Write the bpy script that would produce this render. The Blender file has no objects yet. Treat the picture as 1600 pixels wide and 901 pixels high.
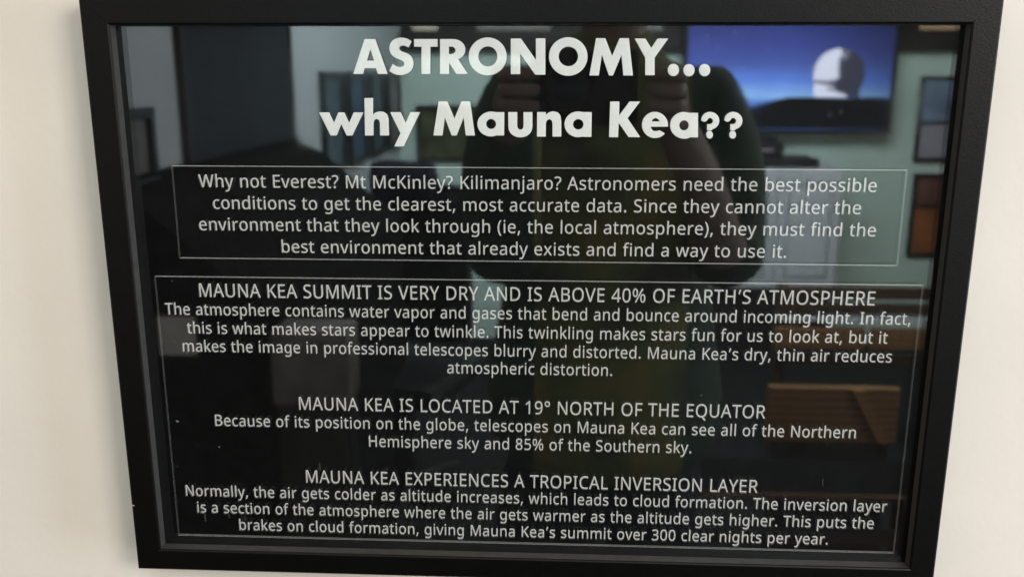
import bpy, bmesh, math, random
from mathutils import Vector, Matrix
from mathutils.geometry import tessellate_polygon

# ------------------------------------------------------------------ camera, world, lamps, exposure
S = bpy.context.scene
C = bpy.data.collections.new('scene_objects'); S.collection.children.link(C)
S.view_settings.view_transform = 'Standard'
S.view_settings.look = 'None'
S.view_settings.exposure = 0.0
S.view_settings.gamma = 1.0
S.view_settings.use_curve_mapping = False
S.cycles.use_denoising = True
S.cycles.max_bounces = 10
S.cycles.transparent_max_bounces = 16
S.cycles.sample_clamp_indirect = 6.0

cam_d = bpy.data.cameras.new('camera')
cam = bpy.data.objects.new('camera', cam_d); C.objects.link(cam)
cam_d.sensor_width = 36.0
cam_d.lens = 36.0 * 1400.0 / 1600.0
cam_d.clip_start = 0.01; cam_d.clip_end = 100.0
PITCH, ROLL, YAW = math.radians(-13.348), math.radians(-0.071), math.radians(2.7215)
cam.matrix_world = (Matrix.Translation((0.0128, -0.48664, 1.5)) @ Matrix.Rotation(YAW, 4, 'Z')
                    @ Matrix.Rotation(PITCH, 4, 'X') @ Matrix.Rotation(ROLL, 4, 'Y')
                    @ Matrix.Rotation(math.radians(90), 4, 'X'))
cam_d.dof.use_dof = True
cam_d.dof.focus_distance = 0.49
cam_d.dof.aperture_fstop = 8.5
S.camera = cam

W = bpy.data.worlds.new('World'); S.world = W; W.use_nodes = True
bg = W.node_tree.nodes['Background']
bg.inputs[0].default_value = (1.0, 0.77, 0.52, 1); bg.inputs[1].default_value = 0.72

def lamp(name, loc, target, size, size_y, power, col):
    d = bpy.data.lights.new(name, 'AREA'); d.shape = 'RECTANGLE'; d.size = size; d.size_y = size_y
    d.energy = power; d.color = col
    o = bpy.data.objects.new(name, d); C.objects.link(o); o.location = loc
    o.rotation_euler = (Vector(target) - Vector(loc)).to_track_quat('-Z', 'Y').to_euler()
    return o
lamp('window_light', (3.30, -1.16, 1.05), (0.0, 0.0, 1.36), 0.50, 2.2, 54.0, (0.78, 0.89, 1.0))
lamp('overhead_fill', (1.85, -2.0, 2.25), (0.3, -0.4, 1.2), 0.9, 0.9, 42.0, (1.0, 0.90, 0.80))  # unseen lamp at upper right, put in for the sheen on the frame
lamp('overhead_fill', (0.45, -2.3, 2.75), (0.9, -4.6, 1.1), 2.0, 0.6, 170.0, (0.88, 1.0, 0.99))  # unseen lamp, added to brighten the mirrored back wall
lamp('overhead_fill', (0.35, -1.9, 2.9), (-0.9, -1.6, 1.2), 0.6, 1.6, 20.0, (0.78, 0.91, 1.0))  # another unseen lamp, added to lift the mirrored side wall

# ------------------------------------------------------------------ helpers
def tag(o, label=None, cat=None, group=None, kind=None):
    if label: o['label'] = label
    if cat: o['category'] = cat
    if group: o['group'] = group
    if kind: o['kind'] = kind
    return o
def thing(name, label, cat, loc=(0, 0, 0), rotz=0.0, group=None):
    o = bpy.data.objects.new(name, None); C.objects.link(o)
    o.empty_display_size = 0.05
    o.location = loc; o.rotation_euler = (0, 0, rotz)
    return tag(o, label, cat, group)
def obj(name, bm, mat, parent=None, smooth=False):
    me = bpy.data.meshes.new(name)
    bmesh.ops.recalc_face_normals(bm, faces=bm.faces)
    bm.to_mesh(me); bm.free()
    for m in (mat if isinstance(mat, (list, tuple)) else [mat]): me.materials.append(m)
    if smooth:
        for p in me.polygons: p.use_smooth = True
    o = bpy.data.objects.new(name, me); C.objects.link(o)
    if parent: o.parent = parent
    return o
def add_box(bm, x0, x1, y0, y1, z0, z1, bev=0.0):
    r = bmesh.ops.create_cube(bm, size=1.0)
    for v in r['verts']:
        v.co = Vector((x0 + (v.co.x + .5) * (x1 - x0), y0 + (v.co.y + .5) * (y1 - y0), z0 + (v.co.z + .5) * (z1 - z0)))
    if bev:
        es = list({e for v in r['verts'] for e in v.link_edges})
        bmesh.ops.bevel(bm, geom=es, offset=bev, segments=2, affect='EDGES', profile=0.6)
    return bm
def bx(x0, x1, y0, y1, z0, z1, bev=0.0):
    return add_box(bmesh.new(), x0, x1, y0, y1, z0, z1, bev)
def add_flat(bm, polys, y, mi=0):
    """fill outline (with holes) lying in the x-z plane at depth y, facing -y"""
    if len(polys) > 1:                       # separate islands (dots of i, percent rings): fill each with its own holes
        def inside(p, q):
            c = False
            for i in range(len(q)):
                a, b = q[i], q[i - 1]
                if (a[1] > p[1]) != (b[1] > p[1]) and p[0] < (b[0] - a[0]) * (p[1] - a[1]) / (b[1] - a[1]) + a[0]: c = not c
            return c
        par = [[j for j in range(len(polys)) if j != i and inside(polys[i][0], polys[j])] for i in range(len(polys))]
        outer = [i for i in range(len(polys)) if not par[i]]
        if len(outer) > 1:
            for i in outer: add_flat(bm, [polys[i]] + [polys[j] for j in range(len(polys)) if par[j] == [i]], y, mi)
            return
    vl = [[Vector((p[0], p[1], 0)) for p in poly] for poly in polys]
    flat = [v for l in vl for v in l]
    vs = [bm.verts.new((v.x, y, v.y)) for v in flat]
    for a, b, c in tessellate_polygon(vl):
        try:
            n = (flat[b] - flat[a]).cross(flat[c] - flat[a])
            if abs(n.z) < 1e-14: continue
            f = bm.faces.new((vs[a], vs[b], vs[c]) if n.z > 0 else (vs[a], vs[c], vs[b]))
            f.material_index = mi
        except ValueError:
            pass
def add_cyl(bm, p0, p1, r0, r1=None, n=20):
    p0, p1 = Vector(p0), Vector(p1); d = p1 - p0
    m = Matrix.Translation((p0 + p1) / 2) @ d.to_track_quat('Z', 'Y').to_matrix().to_4x4()
    bmesh.ops.create_cone(bm, cap_ends=True, segments=n, radius1=r0, radius2=r0 if r1 is None else r1, depth=d.length, matrix=m)
    return bm

# ------------------------------------------------------------------ materials
def new_mat(name):
    m = bpy.data.materials.new(name); m.use_nodes = True
    return m, m.node_tree.nodes, m.node_tree.links, m.node_tree.nodes['Principled BSDF']
def mat(name, col, rough=0.6, spec=0.5, noise=0.0, scale=40.0, bump=0.0, bscale=200.0, metal=0.0):
    m, n, l, b = new_mat(name)
    b.inputs['Base Color'].default_value = (*col, 1); b.inputs['Roughness'].default_value = rough
    b.inputs['Specular IOR Level'].default_value = spec; b.inputs['Metallic'].default_value = metal
    tc = n.new('ShaderNodeTexCoord')
    if noise:
        t = n.new('ShaderNodeTexNoise'); t.inputs['Scale'].default_value = scale; t.inputs['Detail'].default_value = 5
        l.new(tc.outputs['Object'], t.inputs['Vector'])
        r = n.new('ShaderNodeValToRGB')
        r.color_ramp.elements[0].position = 0.3; r.color_ramp.elements[1].position = 0.7
        r.color_ramp.elements[0].color = (*[c * (1 - noise) for c in col], 1)
        r.color_ramp.elements[1].color = (*[min(1, c * (1 + noise)) for c in col], 1)
        l.new(t.outputs['Fac'], r.inputs['Fac']); l.new(r.outputs['Color'], b.inputs['Base Color'])
    if bump:
        t = n.new('ShaderNodeTexNoise'); t.inputs['Scale'].default_value = bscale; t.inputs['Detail'].default_value = 4
        l.new(tc.outputs['Object'], t.inputs['Vector'])
        k = n.new('ShaderNodeBump'); k.inputs['Strength'].default_value = bump; k.inputs['Distance'].default_value = 0.002
        l.new(t.outputs['Fac'], k.inputs['Height']); l.new(k.outputs['Normal'], b.inputs['Normal'])
    return m
def emit(name, col, strength):
    m, n, l, b = new_mat(name)
    b.inputs['Base Color'].default_value = (0.01, 0.01, 0.01, 1)
    b.inputs['Emission Color'].default_value = (*col, 1); b.inputs['Emission Strength'].default_value = strength
    b.inputs['Roughness'].default_value = 0.4
    return m
def wood(name, dark, light, scale=6.0):
    m, n, l, b = new_mat(name)
    tc = n.new('ShaderNodeTexCoord'); mp = n.new('ShaderNodeMapping'); mp.inputs['Scale'].default_value = (0.35, 1.0, 2.2)
    w = n.new('ShaderNodeTexWave'); w.bands_direction = 'Z'; w.inputs['Scale'].default_value = scale
    w.inputs['Distortion'].default_value = 3.5; w.inputs['Detail'].default_value = 3; w.inputs['Detail Scale'].default_value = 1.2
    r = n.new('ShaderNodeValToRGB'); r.color_ramp.elements[0].color = (*dark, 1); r.color_ramp.elements[1].color = (*light, 1)
    l.new(tc.outputs['Object'], mp.inputs['Vector']); l.new(mp.outputs['Vector'], w.inputs['Vector'])
    l.new(w.outputs['Fac'], r.inputs['Fac']); l.new(r.outputs['Color'], b.inputs['Base Color'])
    b.inputs['Roughness'].default_value = 0.55
    return m
def glass_gloss(n, l, base):
    """a mirror-smooth dielectric skin over any shader: Schlick from the facing angle"""
    lw = n.new('ShaderNodeLayerWeight'); lw.inputs['Blend'].default_value = 0.5
    p = n.new('ShaderNodeMath'); p.operation = 'POWER'; p.inputs[1].default_value = 4.0
    l.new(lw.outputs['Facing'], p.inputs[0])
    a = n.new('ShaderNodeMath'); a.operation = 'MULTIPLY_ADD'; a.inputs[1].default_value = 0.93; a.inputs[2].default_value = REFL
    l.new(p.outputs[0], a.inputs[0])
    g = n.new('ShaderNodeBsdfGlossy')
    g.inputs['Color'].default_value = (.93, .98, 1.0, 1)
    tc = n.new('ShaderNodeTexCoord'); sm = n.new('ShaderNodeTexNoise'); sm.inputs['Scale'].default_value = 11; sm.inputs['Detail'].default_value = 6; sm.inputs['Distortion'].default_value = 1.5
    l.new(tc.outputs['Object'], sm.inputs['Vector'])
    rr = n.new('ShaderNodeMapRange'); rr.inputs[1].default_value = .42; rr.inputs[2].default_value = .72; rr.inputs[3].default_value = .010; rr.inputs[4].default_value = .05
    l.new(sm.outputs['Fac'], rr.inputs[0]); l.new(rr.outputs[0], g.inputs['Roughness'])
    mx = n.new('ShaderNodeMixShader'); l.new(a.outputs[0], mx.inputs[0])
    l.new(base, mx.inputs[1]); l.new(g.outputs[0], mx.inputs[2])
    return mx
REFL = 0.088
def mat_pane():
    m, n, l, b = new_mat('clear_pane'); n.remove(b)
    t = n.new('ShaderNodeBsdfTransparent'); t.inputs[0].default_value = (0.985, 0.99, 0.985, 1)
    mx = glass_gloss(n, l, t.outputs[0]); l.new(mx.outputs[0], n['Material Output'].inputs[0])
    return m
def mat_engrave(name, col, opaque, gloss):
    m, n, l, b = new_mat(name)
    b.inputs['Base Color'].default_value = (*col, 1); b.inputs['Roughness'].default_value = 0.8
    b.inputs['Specular IOR Level'].default_value = 0.2
    tc = n.new('ShaderNodeTexCoord'); t = n.new('ShaderNodeTexNoise'); t.inputs['Scale'].default_value = 900; t.inputs['Detail'].default_value = 3
    l.new(tc.outputs['Object'], t.inputs['Vector'])
    r = n.new('ShaderNodeMapRange'); r.inputs[1].default_value = .3; r.inputs[2].default_value = .7
    r.inputs[3].default_value = opaque * 0.96; r.inputs[4].default_value = min(1, opaque * 1.03)
    l.new(t.outputs['Fac'], r.inputs[0])
    tr = n.new('ShaderNodeBsdfTransparent'); mx = n.new('ShaderNodeMixShader')
    l.new(r.outputs[0], mx.inputs[0]); l.new(tr.outputs[0], mx.inputs[1]); l.new(b.outputs[0], mx.inputs[2])
    o = mx
    if gloss: o = glass_gloss(n, l, mx.outputs[0])
    l.new(o.outputs[0], n['Material Output'].inputs[0])
    return m
def mat_wall(name, col, rough=0.85):
    m, n, l, b = new_mat(name)
    b.inputs['Roughness'].default_value = rough; b.inputs['Specular IOR Level'].default_value = 0.25
    tc = n.new('ShaderNodeTexCoord')
    t = n.new('ShaderNodeTexNoise'); t.inputs['Scale'].default_value = 9; t.inputs['Detail'].default_value = 6
    l.new(tc.outputs['Object'], t.inputs['Vector'])
    r = n.new('ShaderNodeValToRGB'); r.color_ramp.elements[0].position = .3; r.color_ramp.elements[1].position = .7
    r.color_ramp.elements[0].color = (*[c * .965 for c in col], 1); r.color_ramp.elements[1].color = (*[c * 1.03 for c in col], 1)
    l.new(t.outputs['Fac'], r.inputs['Fac']); l.new(r.outputs['Color'], b.inputs['Base Color'])
    t2 = n.new('ShaderNodeTexNoise'); t2.inputs['Scale'].default_value = 170; t2.inputs['Detail'].default_value = 5
    l.new(tc.outputs['Object'], t2.inputs['Vector'])
    k = n.new('ShaderNodeBump'); k.inputs['Strength'].default_value = 0.12; k.inputs['Distance'].default_value = 0.0012
    l.new(t2.outputs['Fac'], k.inputs['Height']); l.new(k.outputs['Normal'], b.inputs['Normal'])
    return m

M_wall = mat_wall('cream_plaster', (0.785, 0.75, 0.715))
M_back = mat_wall('pale_green_paint', (0.58, 0.71, 0.67))
M_left = mat_wall('pale_grey_paint', (0.50, 0.55, 0.59))
M_carpet = mat('dark_carpet', (0.018, 0.018, 0.020), 0.95, 0.1, 0.4, 60, 0.5, 400)
M_frame = mat('black_satin_moulding', (0.0025, 0.0025, 0.0027), 0.38, 0.20, 0.25, 300, 0.06, 900)
M_lip = mat('grey_lit_lip', (0.045, 0.046, 0.048), 0.45, 0.4, 0.2, 200)  # paler than the moulding: light caught by the inner lip, put into its colour
M_matt = mat('matt_black', (0.006, 0.006, 0.006), 0.95, 0.08, 0.3, 40)
M_board = mat('matt_black_backing', (0.0040, 0.0045, 0.0052), 0.9, 0.1, 0.3, 120)
M_pane = mat_pane()
M_face = mat_engrave('frosted_front_face', (0.84, 0.89, 0.90), 0.75, True)
M_floor_cut = mat_engrave('white_engraved_bed', (0.84, 0.89, 0.90), 1.0, False)
M_face_thin = mat_engrave('frosted_thin_front_face', (0.62, 0.63, 0.63), 0.22, True)
M_bed_thin = mat_engrave('white_thin_bed', (0.76, 0.79, 0.81), 0.86, False)
M_dustv = mat_engrave('faint_scuff', (0.5, 0.52, 0.54), 0.10, True)
M_line = mat_engrave('fine_frosted_line', (0.58, 0.60, 0.61), 0.32, True)
M_line_dim = mat_engrave('faint_frosted_line', (0.5, 0.52, 0.53), 0.10, True)
M_black = mat('black_plastic', (0.012, 0.012, 0.014), 0.35, 0.5, 0.2, 80)
M_dark = mat('dark_painted_wood', (0.020, 0.017, 0.016), 0.5, 0.4, 0.35, 30)
M_white = mat('white_laminate', (0.62, 0.64, 0.70), 0.5, 0.4, 0.04, 20)
M_blue = mat('dark_blue_door_paint', (0.014, 0.017, 0.026), 0.6, 0.3, 0.6, 4)
M_wood = wood('amber_wood', (0.10, 0.045, 0.016), (0.26, 0.13, 0.045))
M_wood_dark = wood('brown_wood', (0.030, 0.015, 0.007), (0.075, 0.036, 0.016))

# ------------------------------------------------------------------ the setting
tag(obj('wall', bx(-3.2, 3.6, 0.0, 0.12, 0.0, 3.0), M_wall), 'cream plastered wall behind the framed black sign', 'wall', kind='structure')
tag(obj('floor', bx(-3.2, 3.6, -5.2, 0.0, -0.06, 0.0), M_carpet), 'dark carpeted floor seen only in the glass', 'floor', kind='structure')
tag(obj('back_wall', bx(-0.98, 3.6, -4.72, -4.60, 0.0, 3.0), M_back), 'pale green room wall mirrored in the glass', 'wall', kind='structure')
tag(obj('side_wall', bx(-0.98, -0.86, -4.60, -1.18, 0.0, 3.0), M_left), 'pale grey room wall mirrored at the left of the glass', 'wall', kind='structure')

# ------------------------------------------------------------------ the framed sign
Z0 = 1.52481
OL, OR, OT, OB = -0.2299, 0.2293, 0.0146, -0.3078
IL, IR, IT, IB = -0.2150, 0.2150, 0.0, -0.2944
YF = -0.0220
sign = thing('framed_sign', 'black framed glass sign with white engraved astronomy text hanging on the cream wall', 'sign', (0, 0, Z0 + OB))
def rail(p_in0, p_out0, p_in1, p_out1, w):
    prof = [(0.0, YF + 0.00694), (0.0, YF + 0.0010), (0.0003, YF + 0.0004), (0.0010, YF), (w - 0.0012, YF), (w - 0.0004, YF + 0.0004), (w, YF + 0.0012), (w, -0.0004), (0.005, -0.0004), (0.005, YF + 0.00694)]
    bm = bmesh.new(); ends = []
    for pi, po in ((p_in0, p_out0), (p_in1, p_out1)):
        pi, po = Vector(pi), Vector(po)
        ends.append([bm.verts.new(((pi + (po - pi) * (d / w)).x, y, (pi + (po - pi) * (d / w)).y)) for d, y in prof])
    k = len(prof)
    for i in range(k):
        bm.faces.new((ends[0][i], ends[0][(i + 1) % k], ends[1][(i + 1) % k], ends[1][i]))
    bm.faces.ensure_lookup_table(); bm.faces[0].material_index = 1
    bm.faces.new(ends[0]); bm.faces.new(ends[1])
    for v in bm.verts: v.co.z -= OB
    return bm
def split_axis(x, z): return (x, z)
g = 0.00006
for a, b, c, d, w in (
    ((IL + g, IT), (OL + g, OT), (IR - g, IT), (OR - g, OT), 0.0146),
    ((IL + g, IB), (OL + g, OB), (IR - g, IB), (OR - g, OB), 0.0134),
    ((IL, IT - g), (OL, OT - g), (IL, IB + g), (OL, OB + g), 0.0149),
    ((IR, IT - g), (OR, OT - g), (IR, IB + g), (OR, OB + g), 0.0143)):
    obj('frame_rail', rail(a, b, c, d, w), [M_frame, M_lip], sign)
YP = YF + 0.00704           # front of the pane
pane = obj('glass_pane', bx(IL - .003, IR + .003, YP, YP + 0.0030, IB - OB - .003, IT - OB + .003), M_pane, sign)
obj('backing_board', bx(IL - .003, IR + .003, YP + 0.0036, -0.0045, IB - OB - .003, IT - OB + .003), M_board, sign)
Y_FRONT, Y_BED = YP - 0.00005, YP + 0.0012

def dec(s): return [[[(int(v[i]) / 1e5, int(v[i + 1]) / 1e5 - OB) for i in range(0, len(v), 2)] for v in (p.split(',') for p in g.split(' '))] for g in s.split('|')]
def title(s, label):
    bm = bmesh.new()
    for polys in dec(s):
        add_flat(bm, polys, Y_FRONT, 0); add_flat(bm, polys, Y_BED, 1)
    o = obj('lettering', bm, [M_face, M_floor_cut], pane); o['label'] = label
# letter outlines: character -> (advance, contours)
GLYPHS = {'%':(666,'156,581,209,569,246,534,269,477,277,402,269,326,247,269,210,233,156,221,106,233,69,269,47,326,39,402,46,477,67,534,104,569 156,531,130,523,112,498,101,458,98,402,101,345,112,305,130,280,156,272,184,280,203,304,214,345,218,402,214,458,203,498,184,523 523,573,205,0,144,0,461,573 507,351,558,340,596,304,619,248,627,172,620,97,598,40,560,4,507,-8,457,4,420,40,397,97,390,172,397,248,418,304,454,340 507,301,480,293,462,269,452,229,448,172,452,116,462,75,480,51,507,43,534,51,553,75,565,115,569,172,565,229,553,269,534,293'),
"'":(180,'128,573,112,366,68,366,52,573'),
'(':(241,'32,220,35,285,45,348,60,409,83,468,113,522,150,573,217,573,167,493,132,407,111,315,103,221,107,159,116,98,132,38,154,-20,182,-75,216,-127,150,-127,113,-77,83,-24,60,34,45,94,35,156'),
')':(241,'209,220,205,156,196,94,180,34,158,-24,128,-77,91,-127,25,-127,59,-75,87,-20,108,38,124,98,134,159,137,221,134,283,124,346,108,406,87,465,59,521,24,573,91,573,128,522,158,468,180,409,196,348,205,285'),
',':(215,'154,84,136,23,111,-42,85,-103,33,-103,49,-38,63,31,73,93,148,93'),
'.':(215,'58,43,61,69,72,85,88,94,107,97,126,94,142,85,153,69,157,43,153,18,142,2,126,-8,107,-11,88,-8,72,2,61,18'),
'0':(459,'419,287,409,163,395,112,376,70,349,37,316,12,276,-3,229,-8,170,1,122,27,86,70,60,129,44,201,39,287,44,373,58,446,83,504,119,547,167,573,229,581,287,573,335,547,372,504,399,446,414,373 110,287,113,215,121,156,137,111,159,78,190,59,229,52,268,59,298,78,320,110,336,156,345,215,348,287,345,359,336,417,320,463,298,495,268,515,229,521,190,515,159,495,137,463,121,417,113,359'),
'1':(459,'285,0,216,0,216,400,216,439,217,470,219,499,196,477,169,455,108,405,71,452,226,573,285,573'),
'3':(459,'395,439,392,403,381,372,363,347,340,326,310,311,277,302,277,298,337,283,379,255,405,214,413,163,407,116,390,74,360,40,318,14,263,-3,193,-8,110,-1,36,23,36,89,114,61,194,51,260,59,305,81,331,117,339,164,335,197,320,223,297,242,265,255,226,263,179,265,123,265,123,326,180,326,223,329,259,339,286,356,307,377,319,404,323,434,316,471,295,498,262,516,219,521,164,515,117,498,75,473,39,521,73,544,115,563,163,576,218,581,296,571,352,540,384,495'),
'4':(459,'443,130,359,130,359,0,291,0,291,130,17,130,17,190,286,576,359,576,359,193,443,193 291,374,291,412,293,444,294,474,295,500,292,500,276,468,257,438,86,193,291,193'),
'5':(459,'221,351,275,346,322,331,361,307,389,274,407,232,413,183,407,128,387,81,356,43,314,15,261,-2,199,-8,116,0,51,23,51,90,121,62,200,52,239,55,274,65,302,82,323,106,336,137,341,176,332,225,306,262,262,284,197,292,146,288,99,280,64,302,86,573,373,573,373,508,146,508,132,342,169,348'),
'8':(459,'229,581,276,577,318,565,352,546,378,519,395,485,400,443,396,411,385,383,346,338,291,303,355,265,381,242,401,216,414,185,419,148,413,104,395,65,367,34,330,11,284,-3,231,-8,174,-3,126,10,89,33,61,63,45,101,39,146,43,183,56,214,75,241,99,264,158,299,107,336,71,383,61,411,58,444,63,485,80,518,107,545,141,565,182,577 108,145,116,107,138,76,176,55,229,48,281,55,319,76,342,108,350,148,346,174,335,197,293,235,229,265,217,270,157,237,121,197,111,173 228,524,188,518,155,502,134,476,127,441,130,414,141,391,179,357,232,330,282,357,317,392,327,414,330,441,323,476,302,502,270,518'),
'9':(459,'417,328,410,231,387,139,366,99,340,63,306,33,265,11,214,-3,154,-8,117,-6,82,0,82,60,115,53,152,50,204,54,245,68,278,90,303,118,322,153,334,192,346,281,341,281,310,247,266,223,204,214,158,219,118,235,85,260,61,294,45,336,40,387,46,443,63,491,90,529,127,557,171,575,223,581,262,577,299,565,332,545,361,518,384,483,402,439,413,388 223,521,178,513,142,488,118,447,110,388,117,339,137,301,171,277,220,269,256,273,286,285,311,303,330,325,342,349,346,374,338,426,315,474,277,508,252,518'),
'?':(348,'112,183,118,235,139,277,180,319,228,363,253,398,260,439,254,473,235,498,204,514,163,519,93,509,34,485,10,541,81,569,122,578,168,581,235,571,285,543,317,498,327,440,324,407,316,379,283,332,233,287,192,248,173,215,168,175,168,161,112,161 94,43,97,69,108,85,124,94,144,97,162,94,178,85,189,69,192,43,189,18,178,2,162,-8,144,-11,124,-8,108,2,97,18'),
'A':(512,'437,0,368,177,141,177,73,0,0,0,224,575,289,575,512,0 282,415,274,438,263,473,255,500,247,468,238,438,230,415,165,241,346,241'),
'B':(521,'241,573,336,565,404,541,445,497,459,431,456,399,446,371,431,347,409,328,382,313,350,304,350,300,415,279,441,261,461,236,474,203,478,163,472,115,454,74,425,42,385,19,337,5,279,0,78,0,78,573 256,329,318,335,357,352,377,382,384,423,376,463,351,490,308,506,245,511,150,511,150,329 150,269,150,61,265,61,330,68,371,91,394,125,401,168,398,197,388,221,370,241,344,256,307,266,260,269'),
'C':(507,'323,517,280,513,241,502,206,482,178,456,155,423,139,383,129,337,125,286,131,220,147,164,175,117,213,83,262,62,322,55,394,62,460,78,460,15,393,-2,312,-8,232,1,166,28,115,72,78,131,56,203,49,287,53,349,67,406,89,456,120,499,159,534,206,559,261,575,324,581,409,572,482,547,453,486,394,508'),
'D':(585,'536,292,528,203,501,131,457,74,399,33,325,8,237,0,78,0,78,573,254,573,335,565,404,540,460,501,502,446,528,377 460,289,454,359,435,415,404,457,361,487,308,505,244,511,150,511,150,62,228,62,329,76,402,119,446,190'),
'E':(446,'398,0,78,0,78,573,398,573,398,509,150,509,150,330,383,330,383,268,150,268,150,63,398,63'),
'F':(416,'150,0,78,0,78,573,398,573,398,509,150,509,150,306,383,306,383,243,150,243'),
'H':(594,'516,0,443,0,443,267,150,267,150,0,78,0,78,573,150,573,150,330,443,330,443,573,516,573'),
'I':(272,'239,0,32,0,32,42,99,57,99,515,32,531,32,573,239,573,239,531,172,515,172,57,239,42'),
'K':(496,'496,0,411,0,209,273,150,222,150,0,78,0,78,573,150,573,150,290,199,345,249,399,403,573,488,573,261,323'),
'L':(420,'78,0,78,573,150,573,150,64,400,64,400,0'),
'M':(727,'330,0,142,502,139,502,142,461,144,407,144,347,144,0,78,0,78,573,184,573,361,103,364,103,544,573,650,573,650,0,578,0,578,352,579,408,581,460,584,501,581,501,390,0'),
'N':(609,'532,0,447,0,141,476,138,476,141,432,143,378,144,320,144,0,78,0,78,573,161,573,467,99,470,99,468,137,466,193,464,249,464,573,532,573'),
'O':(626,'577,287,573,224,561,166,540,116,510,73,473,38,428,13,375,-3,314,-8,251,-3,196,13,151,39,114,73,85,116,65,167,53,224,49,288,56,370,78,442,114,500,166,545,232,572,314,581,393,572,459,545,510,501,547,442,570,370 125,287,130,220,145,163,171,117,207,83,255,62,314,55,373,62,420,83,456,117,481,163,496,220,501,287,490,384,456,457,398,503,314,518,255,511,207,490,171,457,145,411,130,354'),
'P':(485,'229,573,326,562,393,528,431,475,444,404,433,336,417,306,395,278,364,255,324,238,275,227,216,223,150,223,150,0,78,0,78,573 223,511,150,511,150,285,208,285,258,288,298,296,330,311,352,334,365,363,370,401,361,449,334,484,289,504'),
'Q':(626,'577,287,573,221,559,160,535,108,503,64,461,30,411,6,548,-136,444,-136,334,-7,324,-8,314,-8,251,-3,196,13,151,39,114,73,85,116,65,167,53,224,49,288,56,370,78,442,114,500,166,545,232,572,314,581,393,572,459,545,510,501,547,442,570,370 125,287,130,220,145,163,171,117,207,83,255,62,314,55,373,62,420,83,456,117,481,163,496,220,501,287,490,384,456,457,398,503,314,518,255,511,207,490,171,457,145,411,130,354'),
'R':(499,'236,573,301,568,353,555,393,532,422,500,439,460,444,410,440,368,427,334,408,306,385,285,330,257,487,0,403,0,264,237,150,237,150,0,78,0,78,573 232,510,150,510,150,298,236,298,296,304,338,325,362,359,370,407,366,440,355,467,336,486,310,500,275,507'),
'S':(440,'403,153,396,106,378,66,348,35,307,11,257,-3,198,-8,137,-5,83,4,41,19,41,88,113,65,201,55,240,57,273,66,298,79,316,98,327,120,330,147,327,173,318,194,302,213,277,230,196,265,131,294,85,330,57,375,48,435,54,477,71,513,99,542,136,563,180,576,231,581,318,572,389,549,366,487,302,508,229,517,196,515,169,507,148,494,133,478,124,457,121,434,124,407,133,386,149,367,172,351,246,318,332,279,362,255,385,228,398,194'),
'T':(446,'259,0,187,0,187,509,8,509,8,573,437,573,437,509,259,509'),
'U':(586,'513,202,507,146,489,95,459,52,416,20,360,-1,290,-8,196,7,128,50,86,118,72,204,72,573,144,573,144,201,154,139,182,93,228,64,294,55,342,59,379,73,407,96,427,126,438,161,442,202,442,573,513,573'),
'V':(481,'481,573,277,0,204,0,0,573,75,573,204,205,220,160,231,119,241,80,250,119,262,161,277,207,405,573'),
'W':(746,'735,573,583,0,510,0,399,375,389,410,380,443,373,471,370,488,367,471,361,443,352,409,342,373,234,0,161,0,10,573,85,573,174,223,183,186,190,151,196,118,201,87,206,119,213,154,222,191,232,227,333,573,407,573,512,225,523,187,532,151,538,117,544,87,550,129,560,175,572,224,660,573'),
'X':(470,'467,0,385,0,233,249,79,0,3,0,193,298,15,573,95,573,236,348,377,573,453,573,276,300'),
'Y':(454,'227,291,376,573,454,573,263,222,263,0,191,0,191,219,0,573,79,573'),
'a':(450,'231,437,299,428,347,403,376,358,385,293,385,0,334,0,320,61,317,61,279,22,234,-1,172,-8,136,-5,103,6,75,23,55,48,41,80,37,119,50,176,87,219,152,245,243,257,316,259,316,285,310,330,293,359,265,375,227,380,163,370,106,347,84,400,151,426 252,208,184,200,141,182,118,155,110,119,115,87,132,66,157,53,188,49,238,56,279,79,306,117,315,172,315,210'),
'b':(493,'139,461,138,410,135,373,139,373,161,398,189,419,226,432,272,437,344,423,401,381,437,312,449,215,444,147,427,91,400,48,365,17,322,-2,272,-8,226,-3,189,10,161,31,139,55,133,55,119,0,68,0,68,609,139,609 260,379,219,374,188,361,165,339,150,308,142,268,139,217,139,214,145,144,165,93,202,61,261,51,312,61,348,93,369,145,376,216,369,287,348,338,311,368'),
'c':(385,'241,-8,187,-2,139,15,99,45,69,87,50,143,44,213,51,284,71,342,102,385,142,415,191,432,245,438,309,431,358,415,337,356,292,370,244,376,204,371,172,358,148,335,131,303,120,263,117,213,120,166,131,126,148,94,172,71,202,58,240,53,302,60,351,78,351,15,304,-2'),
'd':(493,'221,-8,148,6,92,48,56,117,44,214,56,311,93,381,149,424,221,438,280,429,323,407,354,374,359,374,356,405,354,438,354,609,425,609,425,0,368,0,358,58,354,58,323,24,279,1 232,51,290,60,328,88,348,135,355,200,355,213,349,284,329,336,291,369,231,379,181,368,146,334,124,281,117,213,124,144,146,93,181,61'),
'e':(452,'234,438,286,432,329,414,364,385,390,346,406,299,411,244,411,201,117,201,127,137,154,90,197,62,254,52,327,60,392,82,392,20,327,-1,251,-8,194,-2,143,17,101,48,70,91,51,146,44,212,50,277,68,333,96,378,134,411,181,431 233,380,188,372,154,348,130,309,119,257,338,257,335,292,326,322,312,346,292,364,266,376'),
'f':(276,'266,375,158,375,158,0,87,0,87,375,12,375,12,408,87,432,87,457,92,507,104,547,124,577,152,597,186,609,227,613,274,609,310,599,292,544,262,552,228,556,197,550,175,532,162,502,158,458,158,430,266,430'),
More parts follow.
